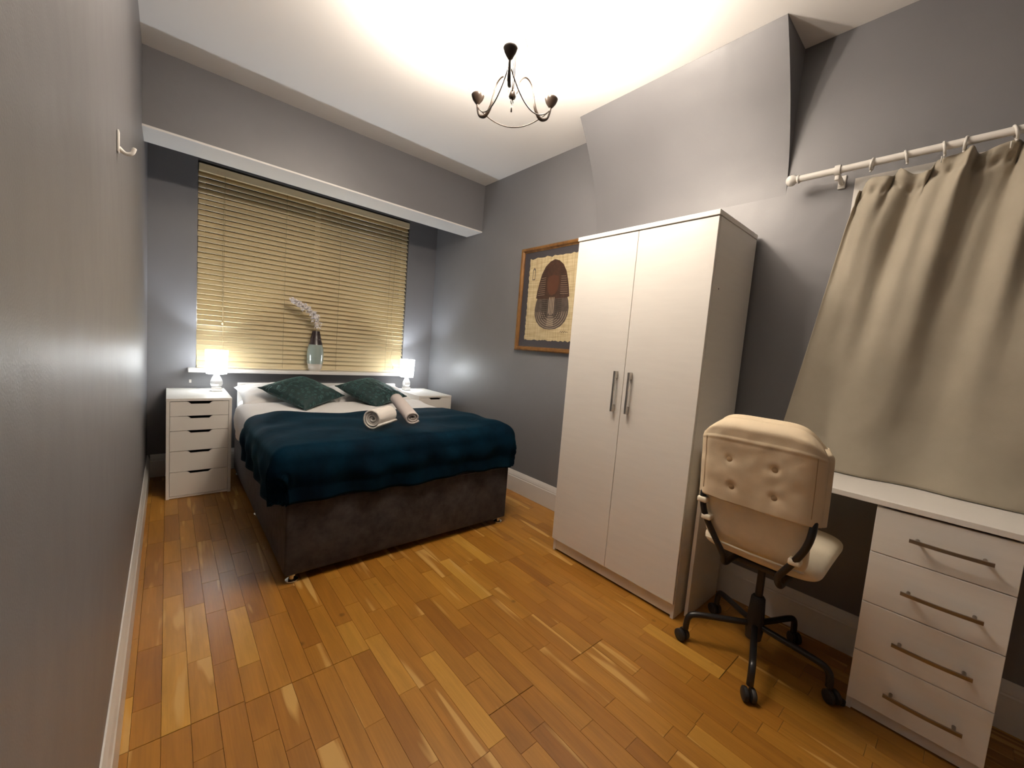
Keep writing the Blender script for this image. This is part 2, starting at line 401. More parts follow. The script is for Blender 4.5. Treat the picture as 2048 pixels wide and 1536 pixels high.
# ceiling
bm = bmesh.new()
box(bm, (-T, YF - T, H), (W + T, YB + T, H + 0.12))
ceiling = struct(obj('ceiling', bm, M_CEIL))
# walls
wl = struct(obj('wall_left', Box((-T, YF - T, -0.05), (0, YB + T, H + 0.06)), M_WALL))
struct(obj('wall_front', Box((-0.002, YF - T, -0.05), (W + 0.002, YF, H + 0.06)), M_WALL))
WX0, WX1, WZ0, WZ1 = 0.288, 2.056, 0.868, 2.47
bm = bmesh.new()
box(bm, (-0.002, YB, -0.05), (WX0, YB + T, H + 0.1)); box(bm, (WX1, YB, -0.05), (W + 0.002, YB + T, H + 0.1))
box(bm, (WX0, YB, -0.05), (WX1, YB + T, WZ0)); box(bm, (WX0, YB, WZ1), (WX1, YB + T, H + 0.1))
struct(obj('wall_back', bm, M_WALL))
# right wall with window opening
RY0, RY1, RZ0, RZ1 = -0.72, 0.40, 0.86, 2.05
bm = bmesh.new()
box(bm, (W, YF - T, -0.05), (W + T, RY0, H + 0.06)); box(bm, (W, RY1, -0.05), (W + T, YB + T, H + 0.1))
box(bm, (W, RY0, -0.05), (W + T, RY1, RZ0)); box(bm, (W, RY0, RZ1), (W + T, RY1, H + 0.06))
struct(obj('wall_right', bm, M_WALL))
# sloped boxing under the ceiling on the right wall
prof = [(W + 0.01, H + 0.005), (2.1145, H + 0.005)]
for i in range(13):
    t = i / 12; z = lerp(H - 0.002, 2.06, t)
    x = interp([(0, 2.1145), (0.35, 2.235), (0.62, 2.315), (0.8, 2.36), (1.0, W + 0.004)], t) if False else (2.1145 + (W + 0.0004 - 2.1145) * (1 - (1 - t) ** 1.75))
    prof.append((x, z))
bm = prism(bmesh.new(), prof, 1, 0.6917, 1.8333)
struct(obj('trim_1', bm, M_WALL, None, auto=30))
# beam in front of the window bay
bm = bmesh.new(); box(bm, (-0.001, 3.2136, 2.312), (W + 0.001, 3.4671, H + 0.035))
beam = struct(obj('trim_2', bm, M_WALL))
struct(obj('soffit_board', Box((0, 3.2096, 2.300), (W - 0.001, 3.4711, 2.312), 0.001), M_TRIM, beam))
# baseboards
def skirt(name, ax, wall, sgn, a, b):
    p = [(0, 0), (0.018, 0), (0.018, 0.128), (0.015, 0.134), (0.0155, 0.140), (0.011, 0.158), (0.006, 0.172), (0.004, 0.1784), (0, 0.1784)]
    q = [(wall + sgn * x, z) for x, z in p]
    return struct(obj(name, prism(bmesh.new(), q, ax, a, b), M_TRIM))
skirt('baseboard_left', 1, 0.0, 1, YF, YB)
skirt('baseboard_right', 1, W, -1, YF, YB)
skirt('baseboard_back', 0, YB, -1, 0.018, W - 0.018)
skirt('baseboard_front', 0, YF, 1, 0.018, W - 0.018)
# main window (behind the blind): frame, mullion, panes
win = struct(obj('window_1', (lambda b: (box(b, (WX0, YB + 0.055, WZ0), (WX1, YB + 0.095, WZ0 + 0.05)), box(b, (WX0, YB + 0.055, WZ1 - 0.05), (WX1, YB + 0.095, WZ1)),
    box(b, (WX0, YB + 0.055, WZ0 + 0.05), (WX0 + 0.05, YB + 0.095, WZ1 - 0.05)), box(b, (WX1 - 0.05, YB + 0.055, WZ0 + 0.05), (WX1, YB + 0.095, WZ1 - 0.05)),
    box(b, (1.15, YB + 0.055, WZ0 + 0.05), (1.19, YB + 0.095, WZ1 - 0.05))) and b)(bmesh.new()), M_UPVC))
obj('pane', Box((WX0 + 0.05, YB + 0.07, WZ0 + 0.05), (1.15, YB + 0.078, WZ1 - 0.05)), M_GLASS, win)
obj('pane', Box((1.19, YB + 0.07, WZ0 + 0.05), (WX1 - 0.05, YB + 0.078, WZ1 - 0.05)), M_GLASS, win)
# sill
sill = struct(obj('window_sill', Box((0.235, 3.945, 0.836), (2.10, YB + 0.055, 0.866), 0.006), M_TRIM, win))
# side window behind the curtain
def frame_bm(x0, x1, y0, y1, z0, z1, w):
    b = bmesh.new()
    box(b, (x0, y0, z0), (x1, y1, z0 + w)); box(b, (x0, y0, z1 - w), (x1, y1, z1)); box(b, (x0, y0, z0 + w), (x1, y0 + w, z1 - w)); box(b, (x0, y1 - w, z0 + w), (x1, y1, z1 - w))
    return b
w2 = struct(obj('window_2', frame_bm(W - 0.018, W + 0.03, RY0 - 0.02, RY1 + 0.028, RZ0 - 0.02, RZ1 + 0.02, 0.045), M_UPVC))
obj('inner_frame', frame_bm(W + 0.0, W + 0.05, RY0 + 0.03, RY1 - 0.022, RZ0 + 0.03, RZ1 - 0.03, 0.03), M_UPVC, w2)
obj('pane', Box((W + 0.02, RY0 + 0.06, RZ0 + 0.06), (W + 0.028, RY1 - 0.05, RZ1 - 0.06)), M_GLASS, w2)

# ================================================================== BLIND
bl = thing('venetian_blind', 'gold-beige wooden venetian blind, slats closed, over the window behind the bed', 'blind', (1.172, YB + 0.015, 0.87))
BX0, BX1 = 0.292, 2.05
obj('headrail', Box((BX0, YB - 0.012, 2.395), (BX1, YB + 0.05, 2.452), 0.003), M_BLIND, bl)
NS = 37; z_lo, z_hi = 0.905, 2.378; pitch = (z_hi - z_lo) / (NS - 1)
sb = bmesh.new(); tilt = math.radians(53); hw = 0.0253
ca, sa = math.cos(tilt), math.sin(tilt)
secs = []
for i in range(7):
    u = -1 + 2 * i / 6; a = u * hw; crown = 0.0022 * (1 - u * u)
    secs.append((a * ca + crown * sa, a * sa - crown * ca))
# the room-side edge is the lower one
pts = [(-(-q[0]), q[1]) for q in secs]
outl = [(p[0], p[1]) for p in pts] + [(p[0] + 0.0030 * sa, p[1] - 0.0030 * ca) for p in reversed(pts)]
prism(sb, [(p[0] + bl.location.y, p[1] + bl.location.z) for p in outl], 0, BX0, BX1)
s0 = obj('slat', sb, M_BLIND, bl, auto=35)
base_off = 0
for k in range(NS):
    s = s0 if k == 0 else s0.copy()
    if k: C.objects.link(s)
    s.location = (random.uniform(-0.002, 0.002), 0.004, z_lo + k * pitch - bl.location.z)
    s.rotation_euler = (0, math.radians(random.uniform(-0.06, 0.06)), 0)
obj('bottom_rail', Box((BX0, YB - 0.008, 0.868), (BX1, YB + 0.038, 0.884), 0.003), M_BLIND, bl)
for x in (0.46, 0.9, 1.36, 1.86):
    obj('ladder_cord', Tube([(x, YB - 0.0085, 0.88), (x, YB - 0.0085, 2.395)], 0.0013, 6), M_CORD, bl)
pc = obj('pull_cord', Tube(smooth_path([(1.90, YB - 0.016, 2.40), (1.905, YB - 0.018, 1.9), (1.90, YB - 0.018, 1.4), (1.93, YB - 0.018, 1.17), (1.91, YB - 0.018, 1.0), (1.945, YB - 0.018, 0.93)]), 0.0013, 6), M_CORD, bl)
obj('tassel', Lathe([(0, 0.03), (0.004, 0.028), (0.007, 0), (0, -0.001)], (1.945, YB - 0.018, 0.905), 12), M_CORD, pc, True)
pc = obj('pull_cord', Tube(smooth_path([(0.455, YB - 0.016, 2.40), (0.45, YB - 0.018, 1.8), (0.455, YB - 0.018, 1.25)]), 0.0013, 6), M_CORD, bl)
obj('tassel', Lathe([(0, 0.03), (0.004, 0.028), (0.008, 0), (0, -0.001)], (0.455, YB - 0.018, 1.225), 12), M_CORD, pc, True)

# ================================================================== BED
bed = thing('divan_bed', 'double divan bed with charcoal crushed-velvet base and white headboard under the window', 'bed', (1.225, 2.99, 0))
BX, BXR, BYN, BYF = 0.539, 1.9115, 2.017, 3.925
base = obj('divan_base', Box((BX, BYN, 0.042), (BXR, BYF, 0.405), 0.012, 3), M_DIVAN, bed, auto=40)
bm = bmesh.new(); tube(bm, [(BX + 0.012, BYN - 0.001, 0.402), (BXR - 0.012, BYN - 0.001, 0.402)], 0.004, 8); tube(bm, [(BX - 0.001, BYN + 0.01, 0.402), (BX - 0.001, BYF - 0.01, 0.402)], 0.004, 8)
obj('piping', bm, M_DIVAN, base, True)
glide = None
for x, y in ((BX + 0.04, BYN + 0.035), (BXR - 0.035, BYN + 0.035), (BX + 0.035, 2.95), (BX + 0.035, BYF - 0.06), (BXR - 0.035, 2.95), (BXR - 0.035, BYF - 0.06)):
    obj('glide', Lathe([(0, 0), (0.027, 0), (0.030, 0.004), (0.029, 0.009), (0.018, 0.016), (0.011, 0.02), (0.011, 0.028), (0.019, 0.031), (0.019, 0.043), (0, 0.043)], (x, y, 0), 24), M_MIRROR, bed, auto=40)
obj('mattress', Box((BX + 0.01, BYN + 0.012, 0.407), (BXR - 0.01, BYF - 0.01, 0.625), 0.05, 4), M_SHEET, bed, auto=50)
obj('headboard', Box((0.556, 3.93, 0.20), (1.925, 3.972, 0.757), 0.004), M_TRIM, bed)

def drape(bm, x0, x1, y0, y1, ztop, over, r, foot, nu=90, nv=90, zf=None, hem=None, back=0.0, amp=1.0, seed=0.0):
    """cloth lying on the rectangle x0..x1, y0..y1 (y0 = foot) and hanging over the sides by `over`, and over the foot if `foot`"""
    U0, U1 = x0 - over, x1 + over; V0 = y0 - (over if foot else 0); V1 = y1
    def f(a, b):
        u = lerp(U0, U1, a); v = lerp(V0, V1, b)
        cx = min(max(u, x0 + r), x1 - r); cy = max(v, y0 + r) if foot else v
        ex, ey = u - cx, v - cy; L = math.hypot(ex, ey)
        z = ztop + (zf(u, v) if zf else 0)
        if L < 1e-6: return Vector((cx, cy, z))
        dx, dy = ex / L, ey / L
        arc = r * PI / 2
        corner = min(abs(dx), abs(dy)) * 1.4142
        Lm = over - 0.0 + r
        L2 = min(L, Lm * lerp(1.0, 0.93, corner))
        if L < arc:
            th = L / r; return Vector((cx + dx * r * math.sin(th), cy + dy * r * math.sin(th), z - r * (1 - math.cos(th))))
        hang = (L2 - arc)
        wob = amp * (0.010 * math.sin((u * dy - v * dx) * 26 + seed) + 0.012 * ns(u * 5 + seed, v * 5)) * min(1, hang / 0.08)
        out = r + 0.012 * math.sin(min(1, hang / 0.12) * PI) + wob
        if L > Lm * 1.04: out -= 0.0
        p = Vector((cx + dx * out, cy + dy * out, z - r - hang))
        return p
    return grid(bm, nu, nv, f)
# white duvet cover
def zdv(u, v):
    k = 0.018 * ns(u * 2.6, v * 2.6, 3.1) + 0.006 * ns(u * 9, v * 7, 1.7)
    return k + 0.012 * math.exp(-((v - 3.38) / 0.07) ** 2)
bm = drape(bmesh.new(), 0.492, 1.965, 2.08, 3.50, 0.655, 0.20, 0.07, False, 80, 60, zdv, amp=0.5, seed=2.0)
dv = obj('duvet', bm, M_SHEET, None, True); solid(dv, 0.02, -1)
recenter(dv, (1.225, 2.9, 0.65)); top(dv, 'white duvet covering the mattress between the pillows and the teal throw', 'duvet')
# teal throw
def zth(u, v):
    k = 0.012 * ns(u * 2.2 + 4, v * 2.0, 0.3) + 0.008 * ns(u * 6, v * 4, 5) + 0.003 * math.sin(v * 21 + 2.2 * ns(u * 2, v * 1.3) * 3)
    k += 0.026 * math.exp(-((u - 1.80) / 0.16) ** 2) * math.exp(-((v - 2.25) / 0.4) ** 2)
    return k
YE = [(0.3, 2.80), (0.5, 2.90), (0.66, 2.965), (1.03, 2.885), (1.4, 2.90), (1.79, 2.92), (2.0, 2.95), (2.3, 2.9)]
def throw_bm():
    bm = drape(bmesh.new(), 0.472, 1.958, 1.985, 2.95, 0.680, 0.239, 0.075, True, 120, 90, zth, amp=1.0, seed=0.7)
    for v in bm.verts:
        if v.co.y > 2.0:
            yt = interp(YE, v.co.x); k = max(0.0, (v.co.y - 2.3) / 0.65)
            v.co.y += (yt - 2.95) * k * k
            if v.co.z > 0.6: v.co.z += -0.008 * max(0, (v.co.y - (yt - 0.03)) / 0.03)
        # hem falls a little unevenly
        if v.co.z < 0.55:
            v.co.z += 0.012 * ns(v.co.x * 3, v.co.y * 3, 9) * (0.55 - v.co.z) / 0.12
    return bm
th = obj('velvet_throw', throw_bm(), M_THROW, None, True); solid(th, 0.012, -1)
recenter(th, (1.225, 2.45, 0.68)); top(th, 'dark teal velvet throw draped over the foot of the bed', 'throw')

def pillow_bm(w, h, t, e=2.6, wr=0.012, n=28, seed=0.0, corner=0.06, uv=False):
    """soft rectangular pillow in local x (width), y (height), z thickness"""
    def f(sgn):
        def g(a, b):
            u = a * 2 - 1; v = b * 2 - 1
            q = (max(0.0, 1 - abs(u) ** e) ** 0.5) * (max(0.0, 1 - abs(v) ** e) ** 0.5)
            pin = 1 - corner * (1 - abs(u) ** 2) * abs(v) ** 3; pin2 = 1 - corner * (1 - abs(v) ** 2) * abs(u) ** 3
            wz = wr * q * (ns(u * 2.3 + seed, v * 2.3, sgn) + 0.6 * ns(u * 6 + seed, v * 6, sgn))
            return Vector((u * w / 2 * pin2, v * h / 2 * pin, sgn * (t / 2 * q + 0.0015) + wz))
        return g
    bm = grid(bmesh.new(), n, n, f(1)); 
    b2 = bmesh.new(); grid(b2, n, n, f(-1)); me = bpy.data.meshes.new('t'); b2.to_mesh(me); b2.free(); bm.from_mesh(me); bpy.data.meshes.remove(me)
    bmesh.ops.remove_doubles(bm, verts=bm.verts[:], dist=0.0035)
    if uv:
        l = bm.loops.layers.uv.new('UVMap')
        for fc in bm.faces:
            for lp in fc.loops: lp[l].uv = (lp.vert.co.x / w + 0.5, lp.vert.co.y / h + 0.5)
    return bm
def place(o, loc, X, Yv):
    X = Vector(X).normalized(); Z = X.cross(Vector(Yv)).normalized(); Yv = Z.cross(X)
    o.matrix_world = Matrix(((X.x, Yv.x, Z.x, loc[0]), (X.y, Yv.y, Z.y, loc[1]), (X.z, Yv.z, Z.z, loc[2]), (0, 0, 0, 1)))
    return o
def pillow(name, label, cat, w, h, t, m, loc, X, Yv, group=None, **k):
    o = obj(name, pillow_bm(w, h, t, **k), m, None, True)
    top(o, label, cat, group); return place(o, loc, X, Yv)
pillow('pillow', 'white pillow at the left of the headboard, behind the left teal cushion', 'pillow', 0.68, 0.44, 0.15, M_SHEET, (0.865, 3.66, 0.690), (1, 0.03, 0.0), (0, 1, 0.20), seed=1.0, wr=0.02)
pillow('pillow', 'white pillow at the right of the headboard, behind the right teal cushion', 'pillow', 0.68, 0.44, 0.15, M_SHEET, (1.565, 3.67, 0.690), (1, -0.03, 0.0), (0, 1, 0.18), seed=4.0, wr=0.02)
def cushion(label, corners, seed):
    P = [Vector(c) for c in corners]      # left, top, right, bottom tips
    c = sum(P, Vector()) / 4
    X = (P[2] - P[3] + P[1] - P[0]); Y = (P[1] - P[2] + P[0] - P[3])
    w = 0.43
    o = obj('cushion', pillow_bm(w, w, 0.13, e=2.3, wr=0.010, seed=seed, corner=0.09, uv=True, n=32), M_CUSH, None, True)
    top(o, label, 'cushion'); place(o, c, X, Y)
    pp = [Vector((sx * w / 2, sy * w / 2, 0)) for sx, sy in ((-1, -1), (1, -1), (1, 1), (-1, 1))]
    b = bmesh.new(); pts = []
    for i in range(4):
        a, d = pp[i], pp[(i + 1) % 4]
        for j in range(10):
            t = j / 10; q = a.lerp(d, t); s = 1 - 0.09 * (1 - (2 * t - 1) ** 2)
            q2 = Vector((q.x * (s if i in (1, 3) else 1), q.y * (s if i in (0, 2) else 1), 0)); pts.append(q2)
    pts.append(pts[0]); tube(b, pts, 0.004, 6)
    me = bpy.data.meshes.new('edging'); finish(b); b.to_mesh(me); b.free(); me.materials.append(M_CUSH)
    e = bpy.data.objects.new('edging', me); C.objects.link(e); e.parent = o
    return o
cushion('square dark teal cut-velvet cushion leaning on the left pillow', [(0.690, 3.43, 0.755), (0.930, 3.62, 0.835), (1.19, 3.38, 0.715), (0.895, 3.20, 0.695)], 2.0)
cushion('square dark teal cut-velvet cushion leaning on the right pillow, touched by the grey hand towel', [(1.255, 3.46, 0.765), (1.50, 3.64, 0.85), (1.72, 3.32, 0.690), (1.42, 3.18, 0.700)], 7.0)

# rolled towels
def roll(name, label, m, A, B, r, turns, seed, flat=0.85, parts=True):
    A, B = Vector(A), Vector(B); ax = (B - A).normalized(); L = (B - A).length
    up = Vector((0, 0, 1)); up = (up - ax * up.dot(ax)).normalized(); sd = ax.cross(up)
    N = int(turns * 26)
    def f(a, b):
        th = a * turns * 2 * PI; rr = r * (0.24 + 0.76 * a) + 0.003 * ns(a * 14 + seed, b * 3)
        e = abs(2 * b - 1); s = (b * L) + 0.010 * ns(a * 5 + seed, b) * (e ** 4) + (0.016 * (1 - a)) * (1 if b < 0.5 else -1) * (e ** 6)
        return A + ax * s + (sd * math.cos(th + 2.0) + up * math.sin(th + 2.0) * flat) * rr
    o = obj(name, grid(bmesh.new(), N, 14, f), m, None, True); solid(o, 0.011, -1)
    return recenter(o, (A + B) / 2) and top(o, label, 'towel')
roll('rolled_towel', 'thick white bath towel rolled up, lying on the teal throw', M_TOWEL, (1.000, 2.210, 0.750), (1.165, 2.335, 0.750), 0.062, 3.6, 1.0, 0.98)
roll('rolled_towel', 'slim pinkish-grey hand towel roll propped between white towel and right cushion', M_TOWEL2, (1.275, 2.240, 0.736), (1.385, 2.720, 0.790), 0.052, 2.6, 5.0, 0.85)

# ================================================================== DRAWER UNITS
def drawer_unit(label, loc):
    x, y = loc
    t = thing('drawer_unit', label, 'drawers', (x, y, 0), 'narrow white five-drawer units beside the bed')
    w, d, h = 0.3625, 0.585, 0.70
    bm = bmesh.new(); box(bm, (x, y, 0), (x + 0.018, y + d, h - 0.018), 0.001); box(bm, (x + w - 0.018, y, 0), (x + w, y + d, h - 0.018), 0.001)
    box(bm, (x + 0.018, y + d - 0.008, 0.012), (x + w - 0.018, y + d, h - 0.018)); box(bm, (x + 0.018, y + 0.003, 0.004), (x + w - 0.018, y + d - 0.008, 0.016))
    obj('carcass', bm, M_DRAWER, t)
    obj('top_panel', Box((x - 0.0005, y - 0.001, h - 0.018), (x + w + 0.0005, y + d, h), 0.0015), M_DRAWER, t)
    zs = [0.680, 0.578, 0.476, 0.334, 0.188, 0.018]
    for z1, z0 in zip(zs, zs[1:]):
        xa, xb = x + 0.020, x + w - 0.020; c = (xa + xb) / 2; a = z0 + 0.0015; b = z1 - 0.0015
        pr = [(xa, a), (xb, a), (xb, b), (c + 0.072, b), (c + 0.064, b - 0.004), (c + 0.050, b - 0.0175), (c - 0.050, b - 0.0175), (c - 0.064, b - 0.004), (c - 0.072, b), (xa, b)]
        f = obj('drawer', prism(bmesh.new(), pr, 1, y + 0.002, y + 0.017), M_DRAWER, t)
        obj('drawer_box', Box((xa + 0.012, y + 0.045, a + 0.004), (xb - 0.012, y + d - 0.03, b - 0.03)), M_DARK, f)  # box coloured near-black, so the shade behind the handle notch is painted in
    return t
drawer_unit('narrow white five-drawer unit left of the bed', (0.1099, 3.4778))
drawer_unit('narrow white five-drawer unit right of the bed, half hidden by it', (2.297 - 0.3625, 3.414))

# ================================================================== BEDSIDE LAMPS
def lamp(label, x, y):
    t = thing('bedside_lamp', label, 'lamp', (x, y, 0.70), 'small white bedside lamps, lit')
    obj('foot', Box((x - 0.034, y - 0.034, 0.7005), (x + 0.034, y + 0.034, 0.735), 0.006), M_CERAM, t)
    obj('body', Lathe([(0, 0.73), (0.024, 0.731), (0.036, 0.742), (0.042, 0.760), (0.040, 0.782), (0.030, 0.806), (0.018, 0.826), (0.012, 0.836), (0.012, 0.85), (0, 0.85)], (x, y, 0), 12), M_CERAM, t, auto=18)
    sh = obj('lamp_shade', grid(bmesh.new(), 40, 6, lambda a, b: Vector((x + math.cos(a * 2 * PI) * lerp(0.066, 0.0735, b), y + math.sin(a * 2 * PI) * lerp(0.066, 0.0735, b), lerp(0.838, 1.022, b))), closed_u=True), M_SHADE_B, t, True)
    bm = bmesh.new(); sphere(bm, (x, y, 0.90), 0.022, 12); lathe(bm, [(0.0, 0.85), (0.012, 0.85), (0.012, 0.885)], (x, y, 0), 12)
    obj('bulb', bm, M_BULB_B, t, True)
    l = bpy.data.lights.new('bedside_light', 'POINT'); l.energy = BED_W; l.color = BED_COL; l.shadow_soft_size = 0.02
    lo = bpy.data.objects.new('bedside_light', l); C.objects.link(lo); lo.parent = t; lo.location = (0, 0, 0.245)
    return t
lamp('small lit white lamp on the drawer unit left of the bed', 0.408, 3.865)
lamp('small lit white lamp on the drawer unit right of the bed', 2.018, 3.865)

# ================================================================== VASE AND DRIED SPRAY
vx, vy = 1.153, 3.99
vs = thing('vase', 'tall vase in dark brown, grey-green and cream bands on the window sill', 'vase', (vx, vy, 0.866))
def vprof(z0, z1, inner=False):
    tab = [(0.866, 0.043), (0.90, 0.058), (0.96, 0.069), (1.01, 0.0715), (1.06, 0.068), (1.11, 0.058), (1.16, 0.046), (1.20, 0.037), (1.237, 0.031)]
    n = 10
    return [(interp(tab, lerp(z0, z1, i / n)) , lerp(z0, z1, i / n)) for i in range(n + 1)]
M_V1 = mat('cream_glaze', (0.62, 0.57, 0.50), 0.25, spec=0.6); M_V2 = mat('grey_green_glaze', (0.26, 0.31, 0.28), 0.1, spec=0.8, coat=0.5); M_V3 = mat('dark_brown_glaze', (0.018, 0.008, 0.007), 0.35)
obj('foot', Lathe([(0, 0.8665)] + vprof(0.8665, 0.935), (vx, vy, 0), 32), M_V1, vs, auto=50)
obj('body', Lathe(vprof(0.935, 1.112), (vx, vy, 0), 32), M_V2, vs, True)
obj('neck', Lathe(vprof(1.112, 1.237) + [(0.027, 1.237), (0.027, 1.15), (0, 1.15)], (vx, vy, 0), 32), M_V3, vs, auto=50)
sp = thing('dried_flower_spray', 'silvery white dried flower spray curving left out of the banded vase', 'dried flowers', (vx, vy, 1.24))
M_STEM = mat('pale_stem', (0.35, 0.30, 0.24), 0.7); M_PET = mat('silvery_petals', (0.80, 0.76, 0.76), 0.4, spec=0.6)
spine = smooth_path([(vx, vy, 1.152), (vx + 0.002, vy - 0.005, 1.26), (vx - 0.004, vy - 0.03, 1.33), (vx - 0.04, vy - 0.05, 1.39), (vx - 0.10, vy - 0.055, 1.43), (vx - 0.165, vy - 0.05, 1.462), (vx - 0.215, vy - 0.045, 1.49)], 8)
obj('stem', Tube(spine, 0.0025, 6), M_STEM, sp)
bm = bmesh.new(); rp = random.Random(3)
for i in range(330):
    t = rp.uniform(0.20, 1.0) ** 0.9; p = spine[min(len(spine) - 1, int(t * (len(spine) - 1)))]
    d = Vector((rp.gauss(0, 1), rp.gauss(0, 0.7), rp.gauss(0, 1))).normalized()
    rr = lerp(0.046, 0.022, t) * rp.uniform(0.2, 1.15); c = p + d * rr
    if c.y > 4.045: c.y = 4.04
    s = rp.uniform(0.009, 0.019); a = Vector((rp.gauss(0, 1), rp.gauss(0, 1), rp.gauss(0, 1))).normalized(); b = a.orthogonal().normalized(); nn = a.cross(b)
    q = [c - a * s, c + b * s * 0.6 + nn * s * 0.25, c + a * s, c - b * s * 0.6 + nn * s * 0.25]
    v = [bm.verts.new(x) for x in q]; k = bm.verts.new(c - nn * s * 0.2)
    for j in range(4): bm.faces.new([v[j], v[(j + 1) % 4], k])
o = obj('petals', bm, M_PET, sp); o['kind'] = 'stuff'

# ================================================================== WARDROBE
wr = thing('wardrobe', 'tall white two-door wardrobe with nickel handles against the right wall', 'wardrobe', (2.14, 1.178, 0))
wx, wyn, wyf, wz = 1.913, 0.787, 1.569, 1.885
wb = 2.366
obj('side_panel', Box((wx + 0.018, wyn, 0.0), (wb, wyn + 0.016, wz - 0.024), 0.0008), M_WHITE, wr)
obj('side_panel', Box((wx + 0.018, wyf - 0.016, 0.0), (wb, wyf, wz - 0.024), 0.0008), M_WHITE, wr)
obj('top_panel', Box((wx - 0.006, wyn - 0.003, wz - 0.022), (wb, wyf + 0.003, wz), 0.0015), M_WHITE, wr)
obj('back_panel', Box((wb - 0.006, wyn + 0.016, 0.06), (wb, wyf - 0.016, wz - 0.024)), M_WHITE, wr)
obj('plinth', Box((wx + 0.022, wyn + 0.016, 0.012), (wx + 0.04, wyf - 0.016, 0.078)), M_WHITE, wr)
obj('bottom_panel', Box((wx + 0.03, wyn + 0.016, 0.080), (wb - 0.006, wyf - 0.016, 0.096)), M_WHITE, wr)
for ya, yb, hy in ((wyn + 0.001, 1.1775, 1.135), (1.1805, wyf - 0.001, 1.221)):
    d = obj('door', Box((wx, ya, 0.079), (wx + 0.016, yb, wz - 0.0265), 0.0012), M_WHITE, wr)
    bm = bmesh.new(); box(bm, (wx - 0.028, hy - 0.006, 0.928), (wx - 0.020, hy + 0.006, 1.143), 0.001)
    box(bm, (wx - 0.020, hy - 0.006, 1.105), (wx, hy + 0.006, 1.143), 0.0008); box(bm, (wx - 0.020, hy - 0.006, 0.928), (wx, hy + 0.006, 0.966), 0.0008)
    obj('handle', bm, M_CHROME, d)
obj('screw_hole', Lathe([(0, 0.0), (0.0035, 0.0), (0.0035, 0.0006), (0, 0.0006)], (1.988, wyn - 0.0004, 1.557), 12, axis=Vector((0, -1, 0))), M_DARK, wr)

# ================================================================== PICTURE
pic = thing('framed_picture', 'gilt-framed papyrus print with a dark brown banded shape, beside the wardrobe', 'picture', (W - 0.01, 2.2, 1.215))
py0, py1, pz0, pz1 = 1.815, 2.582, 1.213, 2.053
def mould(y0, y1, z0, z1, w):
    b = bmesh.new(); xo, xi = W - 0.032, W - 0.014
    pr = [(0, W - 0.002), (0, xo + 0.006), (0.25 * w, xo), (0.6 * w, xo + 0.003), (0.85 * w, xi), (w, xi), (w, W - 0.002)]
    cs = [(y0, z0, 1, 1), (y1, z0, -1, 1), (y1, z1, -1, -1), (y0, z1, 1, -1)]
    R = [[b.verts.new((x, y + sy * d, z + sz * d)) for d, x in pr] for y, z, sy, sz in cs]
    for i in range(4):
        a, c = R[i], R[(i + 1) % 4]
        for j in range(len(pr)):
            k = (j + 1) % len(pr); b.faces.new([a[j], c[j], c[k], a[k]])
    return b
obj('frame', mould(py0, py1, pz0, pz1, 0.036), M_GILT, pic)
obj('mount', Box((W - 0.010, py0 + 0.034, pz0 + 0.034), (W - 0.004, py1 - 0.034, pz1 - 0.034)), M_MATBD, pic)
ya, yb, za, zb = 1.930, 2.478, 1.305, 1.962
out = []
rr = random.Random(9)
def jag(a, b, n, f, amp):
    for i in range(n):
        t = i / n; yield f(lerp(a[0], b[0], t), lerp(a[1], b[1], t), rr.uniform(-amp, amp))
out += list(jag((ya, za), (yb, za), 34, lambda y, z, j: (y, z + j), 0.006)); out += list(jag((yb, za), (yb, zb), 46, lambda y, z, j: (y + j, z), 0.004))
out += list(jag((yb, zb), (ya, zb), 20, lambda y, z, j: (y, z + j), 0.008)); out += list(jag((ya, zb), (ya, za), 46, lambda y, z, j: (y + j, z), 0.004))
pap = obj('papyrus', prism(bmesh.new(), out, 0, W - 0.0125, W - 0.010), M_PAPY, pic)
yc, g0 = 2.198, W - 0.0125
def flat(name, pts, d, m, par):   # thin printed shape lying on the sheet
    return obj(name, prism(bmesh.new(), pts, 0, g0 - d - 0.0004, g0 - d), m, par)
def sym(pts): return [(yc + a, z) for a, z in pts] + [(yc - a, z) for a, z in reversed(pts) if a > 1e-6]
lower = [(0, 1.392), (0.06, 1.396), (0.115, 1.418), (0.155, 1.455), (0.178, 1.505), (0.182, 1.555), (0.172, 1.61), (0.15, 1.66)]
upper = [(0.0, 1.63), (0.145, 1.632), (0.178, 1.640), (0.168, 1.70), (0.150, 1.77), (0.130, 1.83), (0.095, 1.885), (0.05, 1.918), (0.0, 1.934)]
flat('print_shape', sym(lower), 0.0, M_BROWN2, pap); flat('print_shape', sym(upper), 0.0005, M_BROWN, pap)
bm = bmesh.new()
for k in range(13):     # side bands of the upper shape
    z = 1.655 + k * 0.0165; a1 = interp([(1.64, 0.172), (1.70, 0.163), (1.77, 0.146), (1.83, 0.125), (1.87, 0.10)], z); a0 = 0.078 if z < 1.79 else 0.066
    for s in (-1, 1): prism(bm, [(yc + s * a0, z + 0.004), (yc + s * (a1 - 0.006), z), (yc + s * (a1 - 0.006), z + 0.0055), (yc + s * a0, z + 0.0085)], 0, g0 - 0.0016, g0 - 0.0009)
obj('print_lines', bm, M_STRIPED, pap)['kind'] = 'stuff'
bm = bmesh.new()
for k in range(9):
    z = 1.652 + k * 0.0165 + 0.0095; a1 = interp([(1.64, 0.172), (1.70, 0.163), (1.77, 0.146), (1.83, 0.125), (1.87, 0.10)], z)
    for s in (-1, 1): prism(bm, [(yc + s * 0.082, z + 0.003), (yc + s * (a1 - 0.008), z), (yc + s * (a1 - 0.008), z + 0.002), (yc + s * 0.082, z + 0.005)], 0, g0 - 0.0016, g0 - 0.0009)
